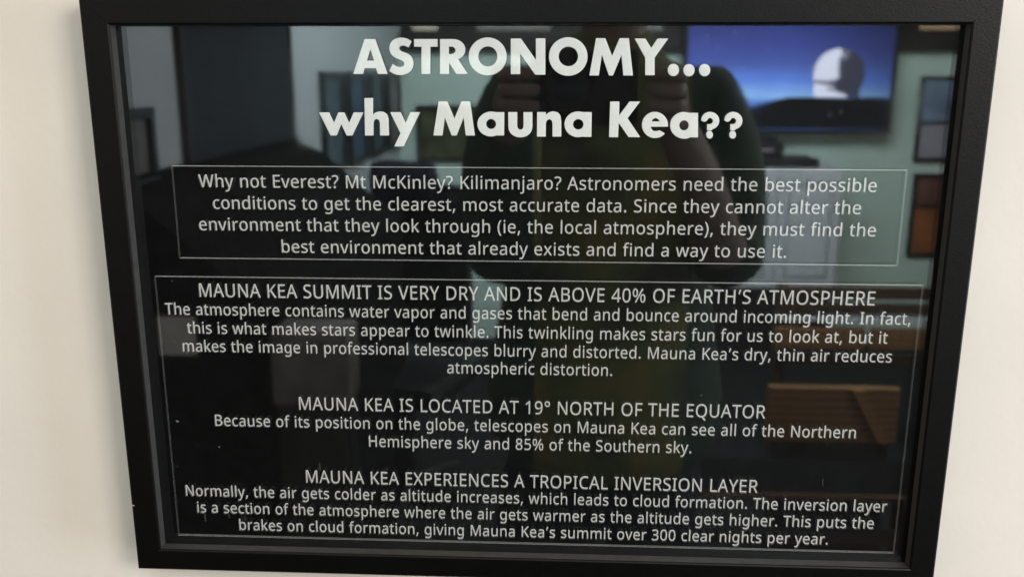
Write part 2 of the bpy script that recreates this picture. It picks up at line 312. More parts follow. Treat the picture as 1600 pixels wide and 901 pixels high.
'g':(493,'221,438,261,434,297,422,329,402,355,373,359,373,369,430,425,430,425,-7,420,-63,404,-109,378,-146,341,-172,293,-187,233,-192,147,-186,78,-165,78,-100,149,-125,237,-134,286,-126,324,-101,347,-63,355,-13,355,4,356,32,358,57,354,57,329,28,299,8,263,-4,221,-8,147,7,91,51,56,121,44,214,56,306,91,377,147,423 230,379,197,374,169,359,147,336,130,303,120,262,117,213,124,143,146,92,182,60,232,50,288,58,309,69,326,85,349,131,356,197,356,214,353,267,343,309,326,340,302,362,270,374'),
'h':(496,'139,431,138,399,135,370,140,370,174,407,221,429,273,437,321,433,360,421,391,400,413,370,426,330,431,280,431,0,361,0,361,275,355,321,338,353,308,372,265,379,222,374,189,360,166,338,150,308,142,269,139,222,139,0,68,0,68,609,139,609'),
'i':(207,'139,430,139,0,68,0,68,430 104,591,133,580,142,566,145,546,142,526,133,512,104,501,88,504,75,512,66,526,63,546,66,566,75,580,88,588'),
'j':(207,'18,-192,-18,-190,-44,-183,-44,-126,-19,-132,9,-134,32,-130,51,-120,64,-100,68,-67,68,430,139,430,139,-64,136,-101,126,-133,110,-159,87,-177,56,-189 63,546,66,566,75,580,88,588,104,591,133,580,142,566,145,546,142,526,133,512,104,501,88,504,75,512,66,526'),
'k':(428,'138,291,137,257,135,221,138,221,152,240,172,264,189,285,326,430,409,430,235,246,421,0,336,0,187,200,138,158,138,0,68,0,68,609,138,609'),
'l':(207,'139,0,68,0,68,609,139,609'),
'm':(750,'540,438,603,429,649,401,676,352,685,280,685,0,615,0,615,277,610,321,594,353,567,372,528,379,474,369,438,342,418,298,411,237,411,0,342,0,342,277,332,333,320,353,303,367,281,376,253,379,215,374,185,360,164,338,150,308,141,269,139,223,139,0,68,0,68,430,125,430,136,371,140,371,173,409,217,431,266,438,312,433,349,420,378,398,398,366,402,366,427,398,461,420,499,433'),
'n':(496,'275,438,343,429,391,401,421,352,431,280,431,0,361,0,361,275,355,321,338,353,308,372,265,379,204,368,166,338,146,289,139,223,139,0,68,0,68,430,125,430,136,371,140,371,175,409,222,431'),
'o':(485,'442,216,438,165,428,121,411,82,388,51,359,25,324,7,285,-4,241,-8,200,-4,163,7,129,25,100,51,77,82,59,121,48,165,44,216,50,282,68,336,97,380,137,412,186,431,244,438,299,431,347,412,387,380,417,336,436,282 117,216,120,169,130,128,147,95,172,71,203,56,243,51,282,56,314,71,339,95,356,128,366,169,369,216,365,263,355,303,338,335,314,359,282,374,242,379,185,368,147,335,124,284'),
'p':(493,'273,438,344,424,401,383,437,313,449,216,444,148,427,93,401,49,365,17,322,-2,272,-8,213,1,170,24,139,55,134,55,137,20,139,-16,139,-192,68,-192,68,430,126,430,136,371,139,371,170,405,213,429 260,379,221,374,190,362,167,342,152,313,142,275,139,229,139,216,142,167,150,126,165,93,188,70,220,55,261,51,297,56,326,72,348,98,364,131,373,171,376,217,369,283,348,334,311,367'),
'r':(331,'269,438,295,437,319,433,310,368,287,372,264,374,217,363,176,334,149,289,139,229,139,0,68,0,68,430,126,430,134,351,137,351,170,395,214,426,240,435'),
's':(384,'348,119,343,80,327,49,302,24,268,6,226,-4,176,-8,99,-1,42,19,42,83,104,60,178,49,224,53,256,66,274,86,280,112,271,141,239,167,174,196,103,228,76,245,57,266,45,292,41,324,52,372,85,408,137,430,202,438,275,430,339,409,315,353,258,372,197,380,159,377,131,366,114,350,108,328,119,298,154,274,219,246,289,215,314,197,333,176,344,150'),
't':(289,'212,50,245,53,272,59,272,5,240,-4,200,-8,167,-5,138,4,112,20,91,44,78,79,74,125,74,375,13,375,13,409,75,437,103,528,144,528,144,430,269,430,269,375,144,375,144,127,149,93,163,69,185,54'),
'u':(496,'427,430,427,0,370,0,359,57,356,57,321,20,273,-1,220,-8,173,-4,134,8,103,29,81,59,68,99,63,148,63,430,135,430,135,153,141,108,158,76,188,57,230,51,273,55,306,69,330,91,345,121,354,160,357,206,357,430'),
'v':(407,'163,0,0,430,75,430,167,176,180,137,193,96,201,63,204,63,214,96,227,138,241,176,332,430,407,430,244,0'),
'w':(630,'346,243,336,276,328,308,321,335,316,357,313,357,308,335,302,307,294,275,284,242,207,1,127,1,9,431,82,431,141,201,153,154,163,109,169,73,172,73,178,97,185,128,193,160,201,188,277,431,354,431,428,188,440,149,451,109,457,74,460,74,466,108,477,153,489,201,549,431,621,431,502,1,419,1'),
'x':(424,'170,220,22,430,102,430,213,268,322,430,402,430,253,220,410,0,330,0,213,172,94,0,14,0'),
'y':(409,'1,430,76,430,169,185,184,144,196,105,205,68,209,68,224,121,245,186,333,430,409,430,224,-59,188,-130,165,-156,138,-176,106,-188,67,-192,34,-190,9,-186,9,-130,30,-133,56,-135,99,-126,130,-99,152,-59,174,-2'),
'°':(343,'172,334,136,338,105,350,79,369,60,393,48,423,44,457,48,492,60,522,79,546,104,565,135,577,172,581,207,577,238,565,264,546,283,522,295,492,299,457,295,423,283,393,264,369,238,350,207,338 172,382,206,387,229,403,242,427,247,457,242,489,228,513,205,529,172,534,138,529,115,513,101,489,96,457,101,427,115,403,138,387'),
' ':(209,''),
}
# title letter outlines in hundredths of a millimetre on the pane
T1="-9188,-2409,-8537,-675,-8004,-676,-7424,-2407,-7907,-2408,-7994,-2117,-8609,-2118,-8704,-2409 -8475,-1746,-8077,-1746,-8261,-1146|-6131,-785,-6294,-1089,-6314,-1077,-6344,-1060,-6377,-1041,-6412,-1026,-6447,-1014,-6484,-1003,-6522,-995,-6560,-991,-6600,-993,-6641,-997,-6679,-1007,-6711,-1020,-6736,-1039,-6757,-1064,-6772,-1091,-6779,-1118,-6779,-1143,-6773,-1170,-6760,-1196,-6740,-1221,-6714,-1244,-6682,-1265,-6643,-1286,-6599,-1307,-6545,-1327,-6484,-1346,-6420,-1367,-6362,-1394,-6308,-1426,-6256,-1462,-6209,-1503,-6168,-1549,-6133,-1602,-6104,-1662,-6081,-1722,-6066,-1780,-6059,-1832,-6059,-1882,-6065,-1931,-6077,-1982,-6093,-2036,-6114,-2092,-6140,-2146,-6172,-2197,-6210,-2243,-6253,-2286,-6302,-2325,-6357,-2360,-6420,-2390,-6490,-2416,-6562,-2438,-6630,-2453,-6693,-2461,-6753,-2464,-6812,-2461,-6871,-2453,-6932,-2441,-6993,-2423,-7053,-2402,-7110,-2378,-7168,-2348,-7225,-2312,-7276,-2279,-7311,-2256,-7126,-1908,-7106,-1924,-7076,-1947,-7043,-1973,-7008,-1994,-6974,-2012,-6937,-2028,-6899,-2042,-6860,-2052,-6818,-2059,-6775,-2062,-6732,-2062,-6691,-2058,-6653,-2049,-6616,-2037,-6584,-2020,-6558,-2000,-6539,-1975,-6526,-1946,-6519,-1914,-6518,-1884,-6524,-1855,-6536,-1825,-6555,-1795,-6581,-1769,-6616,-1746,-6657,-1725,-6706,-1705,-6759,-1682,-6822,-1657,-6893,-1630,-6963,-1600,-7026,-1567,-7079,-1529,-7126,-1487,-7167,-1441,-7201,-1394,-7227,-1342,-7247,-1288,-7259,-1232,-7266,-1175,-7266,-1118,-7260,-1059,-7248,-1001,-7229,-945,-7204,-891,-7173,-838,-7135,-788,-7091,-745,-7039,-708,-6978,-677,-6914,-651,-6849,-631,-6783,-617,-6714,-609,-6646,-606,-6580,-608,-6518,-615,-6458,-628,-6399,-645,-6343,-665,-6283,-694,-6222,-729,-6168,-762|-5985,-677,-4794,-678,-4801,-1049,-5171,-1049,-5198,-2405,-5642,-2405,-5612,-1049,-5994,-1049|-4652,-678,-4111,-678,-3863,-689,-3750,-719,-3646,-765,-3555,-827,-3480,-903,-3423,-988,-3388,-1082,-3375,-1179,-3384,-1277,-3416,-1372,-3468,-1461,-3541,-1540,-3630,-1606,-3732,-1657,-3844,-1692,-3750,-1675,-3268,-2403,-3837,-2403,-4217,-1825,-4226,-2404,-4682,-2404 -4217,-1044,-4223,-1422,-4122,-1422,-4062,-1419,-3984,-1397,-3920,-1354,-3878,-1297,-3863,-1233,-3876,-1168,-3917,-1111,-3980,-1069,-4057,-1047|-1257,-1531,-1271,-1693,-1315,-1851,-1386,-1999,-1484,-2133,-1603,-2250,-1742,-2344,-1896,-2414,-2060,-2456,-2229,-2471,-2398,-2457,-2562,-2414,-2715,-2345,-2853,-2251,-2972,-2135,-3068,-2000,-3138,-1852,-3181,-1694,-3194,-1531,-3177,-1369,-3132,-1211,-3059,-1064,-2961,-931,-2841,-816,-2703,-724,-2550,-655,-2387,-614,-2219,-600,-2052,-614,-1890,-656,-1738,-724,-1601,-817,-1482,-932,-1386,-1064,-1315,-1211,-1271,-1368 -1725,-1531,-1733,-1617,-1755,-1702,-1792,-1781,-1842,-1852,-1903,-1914,-1973,-1964,-2052,-2001,-2135,-2024,-2221,-2031,-2307,-2024,-2390,-2001,-2468,-1964,-2538,-1914,-2598,-1853,-2647,-1781,-2683,-1702,-2705,-1618,-2712,-1531,-2704,-1444,-2681,-1360,-2644,-1281,-2594,-1210,-2533,-1149,-2462,-1099,-2384,-1063,-2301,-1040,-2216,-1033,-2130,-1040,-2048,-1063,-1970,-1099,-1900,-1149,-1840,-1210,-1791,-1281,-1755,-1360,-1733,-1444|-1037,-2408,-1038,-655,-527,-656,244,-1707,236,-647,713,-647,731,-2437,217,-2438,-564,-1376,-561,-2407|2868,-1536,2856,-1701,2815,-1861,2746,-2012,2651,-2148,2532,-2266,2394,-2362,2240,-2433,2075,-2476,1904,-2491,1733,-2477,1567,-2434,1410,-2363,1269,-2268,1146,-2150,1046,-2013,972,-1862,926,-1702,909,-1537,922,-1372,965,-1212,1035,-1063,1131,-928,1251,-811,1389,-717,1542,-648,1706,-605,1875,-591,2044,-606,2209,-648,2364,-718,2505,-812,2627,-928,2727,-1063,2802,-1212,2849,-1372 2391,-1530,2385,-1615,2364,-1697,2329,-1774,2281,-1844,2221,-1904,2150,-1953,2073,-1989,1989,-2011,1903,-2019,1817,-2011,1733,-1989,1654,-1953,1582,-1904,1520,-1844,1469,-1775,1432,-1697,1408,-1615,1399,-1531,1406,-1446,1427,-1364,1463,-1287,1511,-1218,1571,-1158,1641,-1110,1719,-1074,1802,-1052,1888,-1045,1974,-1052,2057,-1074,2136,-1110,2208,-1158,2270,-1218,2320,-1287,2358,-1364,2382,-1446|2986,-2472,3286,-640,3747,-640,4115,-1518,4472,-641,4932,-641,5193,-2469,4717,-2469,4588,-1446,4178,-2470,3979,-2470,3595,-1446,3458,-2471|5233,-659,5760,-659,6077,-1123,6384,-660,6909,-660,6260,-1589,6292,-2455,5823,-2456,5793,-1589|7514,-2195,7512,-2247,7502,-2298,7483,-2345,7457,-2389,7425,-2426,7387,-2456,7344,-2478,7298,-2492,7250,-2497,7201,-2492,7154,-2478,7109,-2456,7069,-2426,7033,-2389,7003,-2346,6981,-2298,6966,-2248,6960,-2195,6962,-2143,6973,-2092,6991,-2045,7017,-2002,7049,-1965,7088,-1935,7130,-1913,7176,-1899,7224,-1895,7272,-1899,7320,-1913,7364,-1935,7405,-1965,7441,-2002,7470,-2045,7493,-2092,7507,-2143|8301,-2206,8299,-2258,8289,-2309,8271,-2357,8245,-2400,8213,-2437,8175,-2467,8132,-2489,8086,-2503,8038,-2508,7990,-2503,7943,-2490,7898,-2467,7857,-2437,7821,-2400,7792,-2357,7769,-2310,7754,-2259,7748,-2207,7750,-2154,7760,-2104,7778,-2056,7804,-2013,7836,-1976,7874,-1946,7917,-1924,7963,-1911,8010,-1906,8058,-1911,8105,-1924,8150,-1946,8191,-1976,8227,-2013,8256,-2056,8279,-2103,8294,-2154|9085,-2199,9084,-2252,9074,-2302,9056,-2350,9031,-2393,8999,-2430,8961,-2460,8918,-2482,8872,-2496,8825,-2501,8776,-2496,8729,-2483,8684,-2460,8643,-2430,8608,-2393,8578,-2350,8555,-2303,8540,-2252,8533,-2200,8535,-2148,8545,-2097,8563,-2050,8588,-2007,8621,-1970,8659,-1940,8701,-1918,8747,-1904,8794,-1900,8842,-1904,8889,-1918,8934,-1940,8975,-1970,9011,-2007,9041,-2049,9063,-2097,9078,-2147"
T2="-11069,-4372,-10568,-4370,-10320,-4925,-10054,-4369,-9763,-4368,-9520,-4922,-9244,-4366,-8758,-4365,-9381,-5549,-9667,-5550,-9934,-4942,-10221,-5552,-10514,-5553|-8655,-3629,-8221,-3628,-8251,-4486,-8101,-4363,-7910,-4313,-7691,-4337,-7518,-4447,-7436,-4656,-7438,-5540,-7894,-5542,-7885,-4892,-7925,-4744,-8055,-4683,-8190,-4745,-8240,-4893,-8262,-5544,-8694,-5546|-7325,-4348,-6797,-4346,-6535,-4911,-6268,-4345,-5779,-4343,-6681,-6103,-7163,-6106,-6814,-5420|-5086,-5530,-4778,-3791,-4340,-3790,-3978,-4675,-3592,-3788,-3156,-3787,-2921,-5521,-3386,-5523,-3489,-4581,-3877,-5525,-4128,-5526,-4478,-4584,-4620,-5528|-1820,-4339,-1906,-4317,-1995,-4304,-2085,-4302,-2175,-4310,-2263,-4328,-2348,-4356,-2428,-4394,-2503,-4440,-2570,-4495,-2629,-4556,-2679,-4624,-2719,-4697,-2748,-4774,-2766,-4854,-2772,-4935,-2767,-5016,-2750,-5095,-2722,-5172,-2683,-5245,-2634,-5313,-2576,-5375,-2509,-5430,-2435,-5476,-2355,-5513,-2270,-5541,-2181,-5559,-2091,-5566,-2000,-5564,-1911,-5550,-1823,-5527,-1823,-5516,-1391,-5514,-1378,-4330,-1820,-4331 -1803,-4931,-1807,-4976,-1819,-5019,-1838,-5060,-1865,-5097,-1897,-5129,-1935,-5155,-1977,-5174,-2021,-5186,-2066,-5190,-2112,-5187,-2156,-5175,-2198,-5156,-2235,-5131,-2267,-5099,-2293,-5062,-2313,-5021,-2324,-4978,-2328,-4933,-2324,-4888,-2312,-4845,-2292,-4804,-2266,-4767,-2233,-4735,-2196,-4709,-2154,-4690,-2110,-4678,-2064,-4674,-2019,-4678,-1975,-4690,-1933,-4708,-1896,-4734,-1864,-4766,-1838,-4802,-1818,-4843,-1807,-4886|-1163,-4325,-707,-4324,-705,-5025,-695,-5092,-659,-5160,-604,-5205,-538,-5221,-472,-5205,-417,-5159,-382,-5091,-373,-5024,-376,-4323,80,-4321,84,-5055,74,-5148,50,-5251,-1,-5349,-76,-5436,-171,-5508,-283,-5562,-407,-5595,-537,-5607,-667,-5597,-791,-5564,-903,-5511,-1000,-5439,-1075,-5353,-1127,-5256,-1152,-5152,-1163,-5060|328,-4320,774,-4319,776,-4465,915,-4343,1137,-4277,1385,-4325,1528,-4487,1581,-4788,1592,-5557,1135,-5559,1128,-4888,1084,-4733,960,-4668,828,-4734,780,-4889,786,-5560,329,-5562|2704,-4324,2616,-4299,2526,-4285,2434,-4282,2343,-4289,2254,-4307,2168,-4335,2087,-4374,2012,-4421,1945,-4477,1886,-4541,1837,-4612,1798,-4687,1770,-4767,1753,-4850,1749,-4934,1756,-5018,1775,-5101,1805,-5181,1847,-5257,1898,-5328,1959,-5391,2029,-5448,2106,-5495,2188,-5534,2276,-5562,2366,-5579,2458,-5586,2550,-5582,2640,-5566,2727,-5541,2728,-5568,3150,-5567,3139,-4312,2703,-4313 2732,-4931,2729,-4977,2717,-5023,2698,-5065,2672,-5104,2639,-5137,2600,-5164,2557,-5184,2512,-5197,2464,-5201,2417,-5197,2371,-5185,2327,-5165,2288,-5139,2254,-5105,2226,-5067,2205,-5025,2192,-4979,2187,-4933,2190,-4886,2202,-4841,2221,-4798,2248,-4760,2281,-4726,2319,-4699,2362,-4679,2407,-4667,2455,-4663,2502,-4667,2548,-4679,2591,-4698,2631,-4725,2665,-4758,2693,-4796,2714,-4839,2727,-4884|4080,-3775,4544,-3774,4551,-4484,5073,-3773,5604,-3772,4985,-4612,5666,-5569,5080,-5571,4542,-4840,4527,-5574,4068,-5576|7072,-5026,7067,-5028,7068,-4934,7055,-4840,7030,-4749,6991,-4662,6941,-4580,6881,-4506,6810,-4441,6732,-4387,6647,-4344,6557,-4313,6464,-4295,6370,-4291,6277,-4299,6186,-4321,6100,-4356,6020,-4403,5948,-4461,5885,-4529,5833,-4605,5792,-4689,5764,-4778,5749,-4870,5747,-4965,5758,-5059,5783,-5151,5821,-5238,5871,-5321,5931,-5395,6001,-5461,6080,-5516,6166,-5560,6256,-5591,6349,-5609,6444,-5614,6538,-5605,6629,-5583,6716,-5548,6796,-5501,6868,-5443,6931,-5374,6661,-5222,6580,-5248,6449,-5272,6317,-5240,6225,-5143,6195,-5035 6218,-4776,6295,-4640,6424,-4594,6556,-4639,6650,-4774|8129,-4339,8041,-4313,7951,-4297,7859,-4292,7769,-4299,7680,-4317,7595,-4346,7515,-4386,7442,-4435,7376,-4493,7319,-4559,7271,-4632,7234,-4710,7208,-4793,7194,-4879,7192,-4967,7202,-5054,7223,-5140,7256,-5223,7299,-5302,7353,-5375,7416,-5441,7488,-5499,7566,-5549,7650,-5588,7738,-5616,7828,-5634,7920,-5640,8012,-5635,8101,-5619,8187,-5591,8186,-5567,8631,-5565,8578,-4335,8129,-4337 8145,-4963,8144,-5008,8134,-5052,8118,-5093,8095,-5130,8066,-5162,8032,-5188,7993,-5208,7952,-5219,7909,-5224,7866,-5220,7823,-5208,7783,-5189,7747,-5163,7715,-5132,7688,-5095,7668,-5054,7655,-5010,7649,-4965,7651,-4920,7660,-4876,7677,-4835,7700,-4798,7729,-4766,7763,-4740,7802,-4721,7843,-4709,7886,-4705,7929,-4709,7971,-4721,8011,-4739,8048,-4765,8080,-4797,8106,-4834,8126,-4875,8139,-4918|8772,-4721,8776,-4608,8802,-4530,8843,-4458,8898,-4397,8965,-4347,9041,-4310,9123,-4288,9209,-4282,9295,-4292,9379,-4317,9457,-4356,9526,-4409,9584,-4473,9630,-4546,9660,-4625,9675,-4708,9673,-4791,9655,-4872,9622,-4947,9573,-5014,9512,-5071,9441,-5115,9361,-5144,9312,-5211,9090,-5212,9087,-4895,9198,-4904,9248,-4895,9300,-4875,9341,-4838,9366,-4789,9371,-4733,9356,-4678,9323,-4631,9276,-4598,9221,-4582,9164,-4586,9114,-4610,9073,-4678,8989,-4759,8899,-4776|9388,-5432,9388,-5466,9382,-5499,9372,-5530,9357,-5558,9338,-5582,9316,-5601,9291,-5616,9264,-5625,9235,-5628,9207,-5625,9179,-5616,9152,-5602,9128,-5583,9107,-5559,9089,-5531,9075,-5500,9066,-5467,9062,-5433,9063,-5400,9069,-5367,9079,-5336,9094,-5308,9113,-5284,9135,-5264,9160,-5250,9187,-5241,9215,-5238,9244,-5241,9272,-5249,9298,-5264,9322,-5283,9344,-5307,9361,-5335,9375,-5365,9384,-5398|9949,-4717,9951,-4604,9977,-4526,10018,-4455,10073,-4393,10139,-4343,10214,-4306,10296,-4285,10382,-4278,10468,-4288,10551,-4313,10629,-4353,10699,-4405,10757,-4469,10803,-4542,10834,-4621,10849,-4704,10848,-4787,10831,-4868,10797,-4943,10750,-5010,10689,-5066,10618,-5110,10538,-5140,10490,-5207,10269,-5208,10263,-4891,10374,-4900,10424,-4891,10476,-4871,10517,-4834,10541,-4785,10546,-4729,10531,-4674,10498,-4627,10450,-4594,10395,-4578,10339,-4582,10289,-4606,10248,-4674,10165,-4755,10075,-4772|10567,-5427,10567,-5461,10562,-5494,10551,-5525,10537,-5552,10518,-5577,10496,-5596,10471,-5611,10444,-5620,10416,-5623,10388,-5620,10360,-5611,10333,-5597,10309,-5578,10287,-5554,10269,-5526,10256,-5495,10246,-5462,10242,-5428,10243,-5395,10248,-5362,10258,-5331,10273,-5303,10292,-5279,10314,-5259,10339,-5245,10365,-5236,10394,-5233,10422,-5236,10450,-5245,10476,-5259,10501,-5278,10522,-5302,10540,-5330,10554,-5360,10563,-5393"

CAP = 573.0
def text_line(txt, cx, width, base, cap, label=None):
    sz = cap / CAP
    # natural ink extent
    adv = 0; ink = []
    for ch in txt:
        a, c = GL[ch]
        xs = [x for p in c for x, _ in p]
        if xs: ink += [adv + min(xs), adv + max(xs)]
        adv += a * 1.2 if ch == ' ' else a + 15
    sx = width / (max(ink) - min(ink)); x0 = cx - width / 2 - min(ink) * sx
    bm = bmesh.new(); adv = 0
    for ch in txt:
        a, c = GL[ch]
        if c:
            polys = [[(x0 + (adv + x) * sx, base - OB + y * sz) for x, y in p] for p in c]
            add_flat(bm, polys, Y_FRONT, 0); add_flat(bm, polys, Y_BED, 1)
        adv += a * 1.2 if ch == ' ' else a + 15
    o = obj('lettering', bm, [M_face_thin, M_bed_thin], pane)
    if label: o['label'] = label
GL = {k: (w, [[(int(q[i]), int(q[i + 1])) for i in range(0, len(q), 2)] for q in (p.split(',') for p in s.split(' ')) if len(q) > 4]) for k, (w, s) in GLYPHS.items()}
GL['\u2019'] = (190, [[(84, 575), (158, 575), (98, 392), (44, 392)]])
title(T1, 'large bold title line in capitals with three dots')
title(T2, 'large bold second title line ending in two question marks')
for args in (
    ("Why not Everest? Mt McKinley? Kilimanjaro? Astronomers need the best possible", .0007, .3577, -.0833, .0068),
    ("conditions to get the clearest, most accurate data. Since they cannot alter the", .0007, .3438, -.0950, .0068),
    ("environment that they look through (ie, the local atmosphere), they must find the", .0008, .3611, -.1067, .0068),
    ("best environment that already exists and find a way to use it.", .0004, .2708, -.1186, .0068),
    ("MAUNA KEA SUMMIT IS VERY DRY AND IS ABOVE 40% OF EARTH\u2019S ATMOSPHERE", .0008, .3669, -.1440, .0076),
    ("The atmosphere contains water vapor and gases that bend and bounce around incoming light. In fact,", .0006, .4069, -.1544, .0066),
    ("this is what makes stars appear to twinkle. This twinkling makes stars fun for us to look at, but it", .0008, .3844, -.1651, .0066),
    ("makes the image in professional telescopes blurry and distorted. Mauna Kea\u2019s dry, thin air reduces", .0008, .3910, -.1757, .0066),
    ("atmospheric distortion.", .0000, .0915, -.1860, .0066),
    ("MAUNA KEA IS LOCATED AT 19\u00b0 NORTH OF THE EQUATOR", .0002, .2612, -.2092, .0076),
    ("Because of its position on the globe, telescopes on Mauna Kea can see all of the Northern", .0007, .3606, -.2199, .0067),
    ("Hemisphere sky and 85% of the Southern sky.", .0000, .1824, -.2308, .0067),
    ("MAUNA KEA EXPERIENCES A TROPICAL INVERSION LAYER", .0004, .2582, -.2539, .0077),
    ("Normally, the air gets colder as altitude increases, which leads to cloud formation. The inversion layer", .0009, .4025, -.2639, .0067),
    ("is a section of the atmosphere where the air gets warmer as the altitude gets higher. This puts the", .0007, .3902, -.2744, .0067),
    ("brakes on cloud formation, giving Mauna Kea\u2019s summit over 300 clear nights per year.", .0005, .3411, -.2850, .0067)):
    text_line(*args)
def border(x0, x1, z0, z1, label):
    t, s = 0.00048, 0.0005
    bm = bmesh.new()
    for y, mi in ((Y_FRONT, 0), (Y_BED, 0)):
        for zz in (z0, z1):
            add_flat(bm, [[(x0, zz - t / 2 - OB), (x1, zz - t / 2 - OB), (x1, zz + t / 2 - OB), (x0, zz + t / 2 - OB)]], y, 0)
        for xx in (x0, x1):
            add_flat(bm, [[(xx - s / 2, z0 + t - OB), (xx + s / 2, z0 + t - OB), (xx + s / 2, z1 - t - OB), (xx - s / 2, z1 - t - OB)]], y, 1)
    o = obj('border_line', bm, [M_line, M_line_dim], pane); o['label'] = label
border(-.1918, .1939, -.1220, -.0719, 'thin engraved box around the first paragraph')
border(-.2067, .2083, -.2888, -.1325, 'thin engraved box around the three lower paragraphs')
M_speck = mat_engrave('pale_speck', (0.45, 0.46, 0.46), 0.45, True)
M_dust = mat('pale_dust', (0.5, 0.5, 0.48), .9, .1, .2, 300)
for x, z, lx, lz in ((-.2012, -.2172, .0022, .0009), (-.1898, -.2765, .0012, .006), (-.1660, -.277, .0008, .0035), (-.178, -.2325, .0010, .0008), (.112, -.252, .0006, .004), (-.08, -.2805, .0006, .003), (-.1755, -.2745, .0009, .005), (-.2035, -.245, .0007, .0006), (-.15, -.2352, .0006, .0006), (.03, -.197, .0006, .0005), (.165, -.246, .0007, .005), (.095, -.196, .0006, .0006), (-.197, -.135, .0007, .0006), (-.12, -.243, .0008, .0045)):
    a = [(x - lx / 2, z + lz / 2 - OB), (x - lx * .2, z - lz / 2 - OB), (x + lx / 2, z - lz / 2 - OB), (x + lx * .2, z + lz / 2 - OB)]
    bm = bmesh.new(); add_flat(bm, [a], Y_FRONT - .00003); obj('scuff_mark', bm, M_dustv if lz > .002 else M_speck, pane)
bm = bmesh.new(); add_flat(bm, [[(OL + .0004, -.2669 - OB), (OL + .0022, -.2671 - OB), (OL + .0019, -.2664 - OB), (OL + .0006, -.2662 - OB)]], YF - .0002)
obj('chip', bm, M_dust, sign)
# ------------------------------------------------------------------ what the glass mirrors: the room behind the camera
def picture(name, label, cat, origin, w, h, axis, pm, group=None, bar=None, fw=0.022, fm=None):
    """framed print hanging on a wall; axis 'back' faces +y, axis 'side' faces +x"""
    t = thing(name, label, cat, origin, math.pi if axis == 'back' else math.pi / 2, group)
    bm = bmesh.new()
    add_box(bm, -w/2, w/2, -0.025, -0.001, 0, fw, .002); add_box(bm, -w/2, w/2, -0.025, -0.001, h - fw, h, .002)
    add_box(bm, -w/2, -w/2 + fw, -0.024, -0.001, fw + .0005, h - fw - .0005, .002); add_box(bm, w/2 - fw, w/2, -0.024, -0.001, fw + .0005, h - fw - .0005, .002)
    obj('frame', bm, fm or M_black, t)
    z0, z1 = fw + .001, h - fw - .001
    if bar:
        k = fw + (h - 2 * fw) * bar[0]
        obj('lower_print', bx(-w/2 + fw, w/2 - fw, -0.012, -0.004, z0, k - .008), bar[1], t)
        obj('divider', bx(-w/2 + fw, w/2 - fw, -0.022, -0.003, k - .007, k + .007), fm or M_black, t)
        z0 = k + .008
    obj('print', bx(-w/2 + fw, w/2 - fw, -0.012, -0.004, z0, z1), pm, t)
    return t
P_teal = mat('teal_print', (0.06, 0.10, 0.13), .4, .4, .7, 9)
P_blue = mat('blue_print', (0.05, 0.09, 0.16), .4, .4, .7, 7)
P_grey = mat('grey_print', (0.16, 0.15, 0.15), .4, .4, .6, 8)
P_orange = mat('orange_print', (0.26, 0.09, 0.03), .4, .4, .5, 6)
P_maroon = mat('maroon_print', (0.12, 0.05, 0.04), .4, .4, .5, 6)
P_lilac = mat('lilac_print', (0.32, 0.31, 0.38), .5, .4, .15, 6)
P_sky = mat('sky_print', (0.20, 0.27, 0.40), .4, .4, .6, 5)
P_olive = mat('olive_cork', (0.075, 0.085, 0.045), .8, .2, .5, 12)
for yc, w, pm, lab in ((-3.04, .33, P_teal, 'teal print in a black frame nearest the dark door'), (-3.47, .33, P_blue, 'blue print second from the dark door'),
                       (-3.92, .33, P_teal, 'teal print third from the dark door'), (-4.37, .36, P_grey, 'greyish print nearest the room corner')):
    picture('framed_picture', lab + ', mirrored in the glass', 'picture', (-.859, yc, 1.125), w, .39, 'side', pm, 'framed pictures along the mirrored side wall')
picture('framed_picture', 'small dark picture hanging left of the dark door, mirrored in the glass', 'picture', (-.859, -1.36, 1.27), .15, .165, 'side', P_grey)
picture('framed_picture', 'tall two part picture with blue sky above a lilac sheet, mirrored at the right', 'picture', (2.12, -4.599, 1.045), .29, .455, 'back', P_sky, None, (.46, P_lilac), .02)
picture('framed_picture', 'tall orange and maroon picture below the blue one, mirrored at the right', 'picture', (2.15, -4.599, .515), .32, .465, 'back', P_maroon, None, (.62, P_orange), .02)
picture('notice_board', 'olive notice board on the mirrored wall beside the corner', 'board', (-.50, -4.599, 1.03), .52, .31, 'back', P_olive, fm=M_dark)
picture('framed_picture', 'pale violet picture beside the photographer in the reflection', 'picture', (-.17, -4.599, 1.33), .33, .23, 'back', P_lilac, fm=M_dark)

t = thing('door', 'dark blue door in the mirrored side wall', 'door', (-.859, -2.06, 0.0), math.pi / 2)
obj('door_leaf', bx(-.41, .41, -.014, -.001, 0.01, 2.02, .003), M_blue, t)
bm = bmesh.new(); add_box(bm, -.445, -.413, -.018, -.0012, 0, 2.07, .003); add_box(bm, .413, .445, -.018, -.0012, 0, 2.07, .003); add_box(bm, -.41, .41, -.0175, -.0012, 2.025, 2.069, .003)
obj('door_frame', bm, M_dark, t)
bm = bmesh.new(); add_cyl(bm, (-.35, -.03, 1.0), (-.35, -.075, 1.0), .012); add_cyl(bm, (-.36, -.07, 1.0), (-.25, -.07, 1.0), .009)
obj('handle', bm, M_black, t, True)

